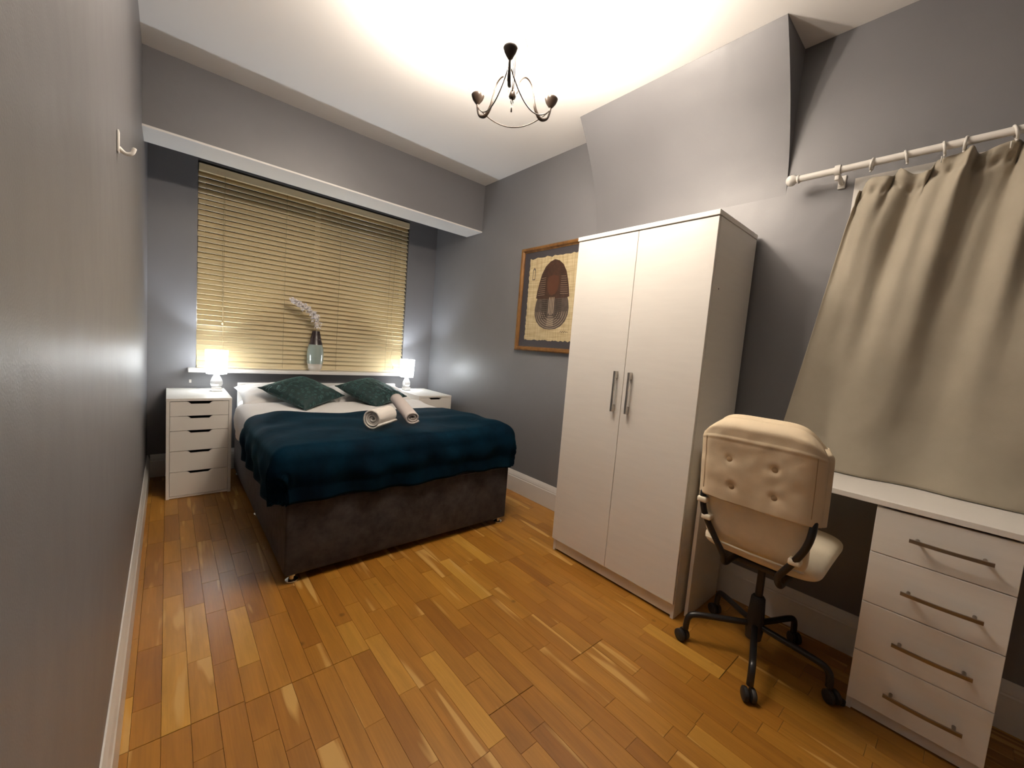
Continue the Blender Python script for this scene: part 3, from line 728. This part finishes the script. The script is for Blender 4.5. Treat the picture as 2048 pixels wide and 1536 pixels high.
for k in range(5):      # curved collar lines and central stripes
    a = 0.165 - k * 0.022; zb0 = 1.40 + k * 0.016
    pts = [(yc + a * math.cos(t), 1.53 + (1.53 - zb0) * math.sin(t)) for t in [PI + PI * i / 20 for i in range(21)]]
    pts2 = [(yc + (a - 0.003) * math.cos(t), 1.53 + (1.53 - zb0 - 0.003) * math.sin(t)) for t in [PI + PI * i / 20 for i in range(21)]]
    prism(bm, pts + pts2[::-1], 0, g0 - 0.0012, g0 - 0.0005)
for k in range(4):
    y = yc - 0.024 + k * 0.016; prism(bm, [(y - 0.0022, 1.50 + 0.01 * abs(k - 1.5)), (y + 0.0022, 1.50 + 0.01 * abs(k - 1.5)), (y + 0.0022, 1.642), (y - 0.0022, 1.642)], 0, g0 - 0.0024, g0 - 0.0010)
for k in range(5):
    z = 1.425 + k * 0.016; a = 0.036 - k * 0.002; prism(bm, [(yc - a, z), (yc + a, z), (yc + a, z + 0.004), (yc - a, z + 0.004)], 0, g0 - 0.0024, g0 - 0.0010)
obj('print_lines', bm, M_STRIPE, pap)['kind'] = 'stuff'
bm = bmesh.new()
for k in range(10):
    z = 1.475 + k * 0.0155
    for s in (-1, 1): prism(bm, [(yc + s * 0.045, z), (yc + s * 0.105, z + 0.003), (yc + s * 0.105, z + 0.008), (yc + s * 0.045, z + 0.0055)], 0, g0 - 0.0018, g0 - 0.0011)
obj('print_lines', bm, M_STRIPED, pap)['kind'] = 'stuff'
flat('print_panel', sym([(0.0, 1.66), (0.03, 1.665), (0.055, 1.70), (0.064, 1.76), (0.055, 1.80), (0.0, 1.815)]), 0.0012, mat('warm_brown_print', (0.075, 0.030, 0.016), 0.4), pap)
flat('print_tablet', [(2.405, 1.79), (2.437, 1.79), (2.437, 1.868), (2.431, 1.882), (2.421, 1.888), (2.411, 1.882), (2.405, 1.868)], 0.0, M_BROWN2, pap)
flat('print_tablet_inner', [(2.411, 1.797), (2.431, 1.797), (2.431, 1.862), (2.421, 1.876), (2.411, 1.862)], 0.0006, M_PAPY, pap)
bm = bmesh.new()
tube(bm, smooth_path([(g0 - 0.0006, 2.085 - 0.010 * i, 1.372 + (0.010 if i % 2 else -0.003) * (1 if i < 6 else 0.5)) for i in range(9)], 5), 0.0012, 5)
obj('scribble', bm, M_STRIPED, pap)

# ================================================================== DESK
dx, dz = 2.0, 0.794
dk = thing('desk', 'white desk with four drawers under the side window', 'desk', (2.17, 0.29, 0))
DB = 2.352
obj('desktop', Box((dx - 0.006, -0.180, dz - 0.020), (DB, 0.772, dz), 0.0015), M_WHITE, dk)
obj('side_panel', Box((dx + 0.002, 0.752, 0.002), (DB - 0.02, 0.768, dz - 0.0205), 0.0008), M_WHITE, dk)
pn, pf = -0.166, 0.162
obj('pedestal_side', Box((dx + 0.017, pf - 0.015, 0.0), (DB - 0.02, pf, dz - 0.0205)), M_WHITE, dk)
obj('pedestal_side', Box((dx + 0.017, pn, 0.0), (DB - 0.02, pn + 0.015, dz - 0.0205)), M_WHITE, dk)
obj('pedestal_back', Box((DB - 0.03, pn + 0.015, 0.05), (DB - 0.021, pf - 0.015, dz - 0.0205)), M_WHITE, dk)
obj('plinth', Box((dx + 0.022, pn + 0.015, 0.004), (dx + 0.036, pf - 0.015, 0.052)), M_WHITE, dk)
obj('foot', Lathe([(0, 0), (0.012, 0), (0.012, 0.016), (0, 0.016)], (dx + 0.012, pf + 0.010, 0), 14), M_PLAST, dk, auto=40)
zs = [0.768, 0.605, 0.420, 0.236, 0.050]
for i, (z1, z0) in enumerate(zip(zs, zs[1:])):
    d = obj('drawer', Box((dx, pn + 0.001, z0 + 0.0015), (dx + 0.016, pf - 0.001, z1 - 0.0015), 0.0012), M_WHITE, dk)
    hz = (0.688, 0.505, 0.320, 0.136)[i]; bm = bmesh.new()
    P = [(dx - 0.026 - 0.006 * math.sin(PI * t), lerp(0.070, -0.112, t), hz + 0.0) for t in [k / 14 for k in range(15)]]
    g = grid(bm, 14, 4, lambda a, b: Vector(P[int(round(a * 14))]) + Vector(((0, -0.007, -0.007, 0, 0)[int(round(b * 4))], 0, (0.0055, 0.0055, -0.0055, -0.0055, 0.0055)[int(round(b * 4))])))
    bmesh.ops.remove_doubles(bm, verts=bm.verts[:], dist=1e-5); bmesh.ops.holes_fill(bm, edges=[e for e in bm.edges if e.is_boundary], sides=6)
    for yy in (0.052, -0.094): tube(bm, [(dx + 0.0005, yy, hz), (dx - 0.028, yy, hz)], 0.005, 10)
    obj('handle', bm, M_HANDLE, d)

# ================================================================== OFFICE CHAIR
cx, cy = 1.99, 0.472
ch = thing('office_chair', 'cream padded swivel chair with buttoned back and black five-star base at the desk', 'chair', (cx, cy, 0))
seat_z = 0.515; hwid = 0.195
# continuous cushion: seat, bend and lower back
def slab(path, thick, y0, y1, rnd, n=26, m=22, seed=0.0):
    P = smooth_path(path, 8); K = len(P) - 1
    def f(a, b):      # a around the cross-section (closed), b along the path
        i = b * K; k = min(K - 1, int(i)); fr = i - k; p = P[k].lerp(P[k + 1], fr)
        t = (P[min(K, k + 1)] - P[max(0, k - 0)]).normalized(); nrm = Vector((-t.z, 0, t.x))
        e = 1 - abs(2 * b - 1) ** 6; e = max(0.0, e) ** 0.5
        th = 2 * PI * a; c, s = math.cos(th), math.sin(th)
        sx = (abs(c) ** 0.42) * (1 if c >= 0 else -1); sy = (abs(s) ** 0.75) * (1 if s >= 0 else -1)
        ww = (y1 - y0) / 2 * (1 - rnd * (abs(2 * b - 1) ** 7)); yy = (y0 + y1) / 2 + sx * ww
        hh = thick / 2 * sy * max(e, 0.02) * (1 + 0.10 * ns(yy * 6 + seed, b * 6))
        q = p + nrm * hh; return Vector((q.x, yy, q.z))
    bm = grid(bmesh.new(), n * 2, m * 2, f, closed_u=True)
    for end in (0, 1):
        pass
    bmesh.ops.holes_fill(bm, edges=[e for e in bm.edges if e.is_boundary], sides=0)
    return bm
ys0, ys1 = 0.262, 0.648
seat = obj('seat_cushion', slab([(2.20, 0, 0.512), (2.16, 0, 0.522), (2.0, 0, 0.520), (1.86, 0, 0.512), (1.80, 0, 0.520)], 0.085, ys0 - 0.008, ys1 + 0.006, 0.22, seed=2.0), M_CREAM, ch, auto=60)
lowb = obj('back_cushion', slab([(1.815, 0, 0.515), (1.765, 0, 0.565), (1.745, 0, 0.64), (1.725, 0, 0.74), (1.712, 0, 0.86), (1.704, 0, 0.95), (1.700, 0, 0.985)], 0.050, ys0 + 0.022, ys1 - 0.020, 0.25, seed=5.0), M_CREAM, ch, auto=60)
# canvas pocket over the upper back, with four pulled-in buttons
BT = [(0.537, 0.878), (0.393, 0.879), (0.523, 0.779), (0.389, 0.781)]
def cover(a, b):
    z = lerp(0.716, 1.030, b); v = b; u = 2 * a - 1
    half = 0.196 * (1 - 0.13 * max(0, (v - 0.72) / 0.28) ** 2.6); yy = 0.455 + u * half
    xs = lerp(1.690, 1.655, v)
    bul = 0.012 * (1 - u ** 4)
    x = xs - bul + 0.030 * abs(u) ** 8
    if v > 0.88: x += 0.045 * ((v - 0.88) / 0.12) ** 2
    zz = z - 0.060 * (abs(u) ** 5.5) * max(0, (v - 0.55) / 0.45) ** 1.6
    for by, bz in BT:
        r2 = ((yy - by) ** 2 + (z - bz) ** 2) / 0.014 ** 2; x += 0.009 * math.exp(-r2)
    x += 0.0035 * ns(yy * 9, z * 14, 2) + 0.002 * ns(yy * 25, z * 25, 5)
    # side seams
    for sy in (0.285, 0.625): x += 0.0025 * math.exp(-((yy - sy) / 0.003) ** 2) * (1 if 0.74 < z < 0.96 else 0)
    x += -0.004 * math.exp(-((z - (0.955 + 0.0 * u)) / 0.004) ** 2)
    return Vector((x, yy, zz))
cv = obj('back_cover', grid(bmesh.new(), 70, 60, cover), M_CANVAS, ch, True); solid(cv, 0.004, 0)
def front(a, b):
    p = cover(a, b); u = 2 * a - 1; q = (max(0, 1 - abs(u) ** 5) ** 0.5) * (max(0, 1 - abs(2 * b - 1) ** 8) ** 0.5); return Vector((p.x + 0.022 + 0.055 * q, p.y, p.z + 0.002))
obj('cover_rim', (lambda b: grid(b, 60, 6, lambda a, t: (lambda P0, P1: P0.lerp(P1, t) + Vector((0, 0, 0.014 * (1 - abs(2 * a - 1) ** 6) * math.sin(PI * t))))(cover(a, 1.0), cover(a, 1.0) + Vector((0.050, 0, -0.004)))))(bmesh.new()), M_CANVAS, cv, True)
for s in (0, 1):
    obj('cover_side', (lambda b: grid(b, 6, 40, lambda t, v: cover(s, v) + Vector((0.050 * t, (0.010 if s else -0.010) * math.sin(PI * t), 0))))(bmesh.new()), M_CANVAS, cv, True)
for by, bz in BT:
    obj('button', Lathe([(0, -0.004), (0.0115, -0.004), (0.0145, 0.0), (0.011, 0.003), (0, 0.004)], (cover((by - 0.455) / 0.392 + 0.5, (bz - 0.716) / 0.314).x - 0.0025, by, bz), 18, axis=Vector((-1, 0, 0))), M_BTN, cv, True)
for sy in (0.283, 0.628):
    obj('side_seam', Tube([cover((sy - 0.455) / 0.392 + 0.5, v) + Vector((-0.0024, 0, 0)) for v in [0.08 + 0.04 * k for k in range(18)]], 0.0014, 6), M_BTN, cv, True)
# tubular frame: both sides
for s, yo, yi in ((1, 0.634, 0.545), (-1, 0.272, 0.358)):
    obj('frame_tube', Tube(smooth_path([(1.735, yo - s * 0.02, 0.95), (1.732, yo - s * 0.012, 0.80), (1.706, yo - s * 0.004, 0.715), (1.706, lerp(yo, yi, 0.18), 0.64), (1.722, lerp(yo, yi, 0.6), 0.56), (1.735, yi, 0.495), (1.765, yi, 0.452), (1.83, yi, 0.444), (2.05, yi, 0.444)], 6), 0.0115, 12), M_BLACK, ch, True)
for p in ((1.702, 0.628, 0.690), (1.710, 0.608, 0.625), (1.722, 0.316, 0.572)):
    obj('strap', (lambda b: box(b, (p[0] - 0.015, p[1] - 0.018, p[2] - 0.011), (p[0] + 0.03, p[1] + 0.018, p[2] + 0.011), 0.006, 3))(bmesh.new()), M_CREAM, ch, auto=50)
# seam piping along the join of back and seat
obj('seam_piping', Tube([(1.748, ys0 + 0.03, 0.533), (1.744, 0.455, 0.531), (1.748, ys1 - 0.03, 0.533)], 0.0045, 8), M_CREAM, ch, True)
obj('seat_plate', Box((cx - 0.10, cy - 0.085, 0.418), (cx + 0.10, cy + 0.085, 0.440), 0.006), M_BLACK, ch, auto=40)
obj('gas_column', Lathe([(0, 0.10), (0.0145, 0.10), (0.0145, 0.42), (0, 0.42)], (cx, cy, 0), 20), M_BLACK, ch, auto=40)
obj('column_sleeve', Lathe([(0, 0.085), (0.030, 0.085), (0.033, 0.12), (0.030, 0.20), (0.026, 0.262), (0.020, 0.27), (0, 0.27)], (cx, cy, 0), 24), M_PLAST, ch, auto=40)
for k in range(5):
    a = math.radians(196.5 + 72 * k); d = Vector((math.cos(a), math.sin(a), 0)); n_ = Vector((-d.y, d.x, 0)); c0 = Vector((cx, cy, 0))
    R_ = 0.262
    lg = obj('star_leg', Tube(smooth_path([c0 + d * 0.02 + Vector((0, 0, 0.145)), c0 + d * 0.10 + Vector((0, 0, 0.138)), c0 + d * (R_ - 0.04) + Vector((0, 0, 0.128)), c0 + d * (R_ - 0.008) + Vector((0, 0, 0.112)), c0 + d * R_ + Vector((0, 0, 0.078)), c0 + d * R_ + Vector((0, 0, 0.055))], 6), 0.0125, 12), M_BLACK, ch, True)
    cc = c0 + d * (R_ + 0.012); wdir = Matrix.Rotation(math.radians((20, -35, 60, 10, -50)[k]), 3, 'Z') @ n_
    bm = bmesh.new()
    for sg in (-1, 1):
        lathe(bm, [(0, 0), (0.016, 0.0), (0.0235, 0.003), (0.0255, 0.008), (0.0245, 0.016), (0.018, 0.020), (0, 0.021)] if sg > 0 else [(0, 0), (0.016, 0.0), (0.0235, -0.003), (0.0255, -0.008), (0.0245, -0.016), (0.018, -0.020), (0, -0.021)], cc + wdir * 0.003 * sg + Vector((0, 0, 0.026)), 24, axis=wdir)
    obj('caster', bm, M_PLAST, lg, auto=45)

# ================================================================== CURTAIN, ROD AND RINGS
rx, rz = 2.288, 2.086
rod = thing('curtain_rod', 'white curtain pole with ball end on bracket above the side window', 'curtain rod', (W, 0.0, rz))
obj('pole', Tube([(rx, 0.618, rz + 0.003), (rx, -0.80, rz)], 0.014, 20), M_UPVC, rod, auto=40)
for ye, sg in ((0.618, 1), (-0.80, -1)):
    obj('finial', Lathe([(0, -0.004), (0.017, -0.004), (0.019, 0.0), (0.017, 0.004), (0.014, 0.006), (0.017, 0.010), (0.0225, 0.018), (0.024, 0.028), (0.0215, 0.039), (0.013, 0.047), (0, 0.050)], (rx, ye, rz + 0.003), 24, axis=Vector((0, sg, 0))), M_UPVC, rod, auto=50)
for yb_ in (0.476, -0.66):
    bm = Lathe([(0.0145, -0.010), (0.021, -0.010), (0.022, 0.0), (0.021, 0.010), (0.0145, 0.010)], (rx, yb_, rz + 0.002), 24, axis=Vector((0, 1, 0)))
    tube(bm, [(rx + 0.012, yb_, rz - 0.012), (W - 0.006, yb_, rz - 0.020)], [0.008, 0.010], 12); box(bm, (W - 0.008, yb_ - 0.014, rz - 0.045), (W - 0.0005, yb_ + 0.014, rz + 0.012), 0.003)
    box(bm, (rx - 0.004, yb_ - 0.008, rz - 0.038), (rx + 0.012, yb_ + 0.008, rz - 0.012), 0.003)
    br = obj('bracket', bm, M_UPVC, rod, auto=45)
ring_y = [0.361, 0.270, 0.167, 0.109, 0.004, -0.13, -0.30, -0.50]
for i, yy in enumerate(ring_y):
    tl = (0.25, -0.45, -0.30, 0.15, -0.5, -0.2, 0.2, -0.3, 0.1, 0.2)[i]
    axv = Vector((0.12 * tl, 1, 0.0)).normalized(); c = Vector((rx, yy, rz - 0.0065 + 0.002))
    u = axv.orthogonal().normalized(); u = (Vector((0, 0, 1)) - axv * axv.z).normalized(); w = axv.cross(u)
    pts = [c + (u * math.cos(t) + w * math.sin(t)) * 0.0215 + Vector((0, tl * 0.012 * (1 - math.cos(t)), 0)) for t in [2 * PI * k / 28 for k in range(29)]]
    bm = Tube(pts, 0.0042, 8)
    sphere(bm, pts[14] + Vector((0, 0, -0.005)), 0.0042, 8)
    o = recenter(obj('curtain_ring', bm, M_UPVC, None, True), (rx, yy, rz))
    where = ['nearest the ball end of the pole', 'second from the ball end, tilted', 'third from the ball end of the pole', 'fourth from the ball end of the pole', 'fifth from the ball end, at the photo edge'] + ['sixth from the ball end of the pole', 'seventh from the ball end of the pole', 'eighth from the ball end of the pole']
    top(o, 'white curtain ring ' + where[i], 'curtain ring', 'white rings on the curtain pole')

cur = thing('curtain', 'beige gathered curtain hanging from the white pole, hem spread over the desk', 'curtain', (2.30, 0.1, 0.80))
TOPZ = [(-0.70, 2.05), (-0.05, 2.055), (0.004, 2.062), (0.05, 2.045), (0.109, 2.060), (0.167, 2.052), (0.20, 2.012), (0.235, 2.012), (0.270, 2.046), (0.310, 2.020), (0.355, 2.028), (0.395, 1.995)]
def cur_f(a, b):
    # a: 0 at the left (far) edge ... 1 beyond the frame; b: 0 top ... 1 hem
    yt = lerp(0.398, -0.70, a); yb_ = 0.585 - 1.30 * a - 0.0 * a
    e = b ** 0.80
    y = lerp(yt, yb_, 1 - (1 - b) ** 1.0 if False else e)
    if a < 0.15: y += 0.010 * math.sin(b * PI) * (1 - a / 0.15) * -1.0
    zt = interp(TOPZ, yt) ; z = lerp(zt, 0.797, b)
    s = 0.398 - yt
    # pleats: tight at the top, broad lower down
    hi = math.sin(s * 62 + 1.2 * math.sin(s * 17)) * 0.018 + math.sin(s * 118 + 0.6) * 0.010
    mid = (math.sin(s * 36 + 0.8 + 0.9 * math.sin(s * 11)) * 0.024 + math.sin(s * 74 + 1.0) * 0.009)
    lo = math.sin(s * 17 + 0.9) * 0.030 + math.sin(s * 31 + 2.0) * 0.008
    w1 = math.exp(-(b / 0.09) ** 2); w2 = math.exp(-((b - 0.08) / 0.42) ** 2); w3 = max(0, 1 - math.exp(-(b / 0.5) ** 2))
    d = hi * w1 + mid * w2 * (0.35 + 0.65 * min(1, b / 0.08)) + lo * w3 * (1.0 - 0.45 * b)
    # puckered heading tape 6 cm below the edge
    tape = math.exp(-((b - 0.042) / 0.010) ** 2)
    d += 0.013 * tape + 0.006 * tape * math.sin(s * 240)
    x = lerp(2.300, 2.318, b) + d + 0.004 * ns(s * 12, b * 9, 3)
    x = min(x, W - 0.024)
    y += 0.010 * math.sin(s * 60) * w1
    return Vector((x, y, z))
cb = obj('curtain_cloth', grid(bmesh.new(), 300, 110, cur_f), M_CURT, cur, True); solid(cb, 0.003, 0)
for i, yy in enumerate(ring_y[2:]):
    obj('curtain_hook', Tube([(rx + 0.004, yy, rz - 0.030), (rx + 0.006, yy, rz - 0.052)], 0.0016, 6), M_UPVC, cur, True)

# ================================================================== CHANDELIER
chd = thing('chandelier', 'dark bronze three-arm chandelier with lit glass shades on the ceiling', 'chandelier', (CH.x, CH.y, H))
def cp(a, r, z): return Vector((CH.x + r * math.cos(math.radians(a)), CH.y + r * math.sin(math.radians(a)), z))
obj('ceiling_rose', Lathe([(0, H), (0.052, H - 0.0005), (0.050, H - 0.012), (0.034, H - 0.024), (0.012, H - 0.030), (0, H - 0.030)], (CH.x, CH.y, 0), 28), M_BRONZE, chd, True)
obj('stem', Lathe([(0, H - 0.03), (0.005, H - 0.03), (0.0045, 2.28), (0, 2.28)], (CH.x, CH.y, 0), 12), M_BRONZE, chd, True)
obj('hub', Lathe([(0, 2.282), (0.012, 2.280), (0.0155, 2.272), (0.0155, 2.258), (0.012, 2.250), (0.006, 2.246), (0, 2.246)], (CH.x, CH.y, 0), 20), M_BRONZE, chd, True)
bm = bmesh.new(); tube(bm, [Vector((CH.x + 0.009 * math.cos(t), CH.y + 0.0 , 2.236 + 0.009 * math.sin(t))) + Vector((0, 0.004 * math.cos(t), 0)) for t in [2 * PI * k / 16 for k in range(17)]], 0.002, 6)
tube(bm, [(CH.x, CH.y, 2.228), (CH.x, CH.y, 2.196)], [0.0018, 0.0035], 8); obj('finial_drop', bm, M_BRONZE, chd, True)
for a in CH_ANG:
    P = smooth_path([cp(a, 0.008, 2.262), cp(a, 0.022, 2.285), cp(a, 0.030, 2.325), cp(a, 0.055, 2.352), cp(a, 0.085, 2.335), cp(a, 0.100, 2.292), cp(a, 0.112, 2.245), cp(a, 0.138, 2.214), cp(a, 0.168, 2.222), cp(a, 0.183, 2.255), cp(a, 0.187, 2.288)], 6)
    rs = [0.0032 + 0.0044 * math.exp(-((i / (len(P) - 1) - 0.72) / 0.22) ** 2) for i in range(len(P))]
    arm = obj('arm', Tube(P, rs, 10), M_BRONZE, chd, True)
    c = cp(a, 0.187, 0)
    obj('cup', Lathe([(0, 2.272), (0.006, 2.273), (0.013, 2.281), (0.022, 2.293), (0.0275, 2.306), (0.0285, 2.313), (0.026, 2.316), (0.02, 2.309), (0, 2.305)], c, 24), M_BRONZE, arm, True)
    # opal glass tulip shade, open at the top
    obj('glass_shade', Lathe([(0.020, 2.318), (0.030, 2.322), (0.040, 2.338), (0.049, 2.362), (0.056, 2.392), (0.063, 2.422), (0.074, 2.448)], c, 32), M_SHADE_C, arm, True)
    bm = bmesh.new(); sphere(bm, c + Vector((0, 0, 2.375)), 0.020, 12); lathe(bm, [(0, 2.31), (0.011, 2.31), (0.013, 2.36)], c, 12)
    obj('bulb', bm, M_BULB_C, arm, True)
    l = bpy.data.lights.new('chandelier_light', 'POINT'); l.energy = BULB_W; l.color = BULB_COL; l.shadow_soft_size = 0.022
    lo = bpy.data.objects.new('chandelier_light', l); C.objects.link(lo); lo.parent = chd; lo.location = c + Vector((0, 0, 2.417)) - chd.location
    obj('tendril', Tube(smooth_path([cp(a + 8, 0.006, 2.62), cp(a + 6, 0.035, 2.52), cp(a + 3, 0.085, 2.40), cp(a, 0.108, 2.27)], 8), 0.0018, 6), M_BRONZE, chd, True)
for i in range(3):
    a0, a1 = CH_ANG[i], CH_ANG[(i + 1) % 3]; A, B = cp(a0, 0.184, 2.262), cp(a1, 0.184, 2.262); mid = (A + B) / 2 + Vector((0, 0, -0.078))
    obj('swag_wire', Tube([A * (1 - t) ** 2 + (mid * 2 - (A + B) / 2) * 2 * t * (1 - t) + B * t * t for t in [k / 24 for k in range(25)]], 0.0026, 8), M_BRONZE, chd, True)

# ================================================================== SMALL THINGS
hk = thing('wall_hook', 'small white coat hook on the left wall', 'hook', (0, 1.70, 1.70))
bm = Box((0.0005, 1.688, 1.69), (0.006, 1.712, 1.752), 0.0025); obj('back_plate', bm, M_UPVC, hk, auto=40)
obj('prong', Tube(smooth_path([(0.004, 1.70, 1.705), (0.018, 1.70, 1.693), (0.032, 1.70, 1.698), (0.038, 1.70, 1.715)], 6), [0.0055] * 18 + [0.0045], 10), M_UPVC, hk, True)
o = recenter(obj('cable_clip', Box((0.246, YB - 0.008, 0.742), (0.262, YB - 0.0003, 0.768), 0.002), M_UPVC), (0.254, YB, 0.755))
top(o, 'tiny white cable clip on the wall above the left drawer unit', 'cable clip')
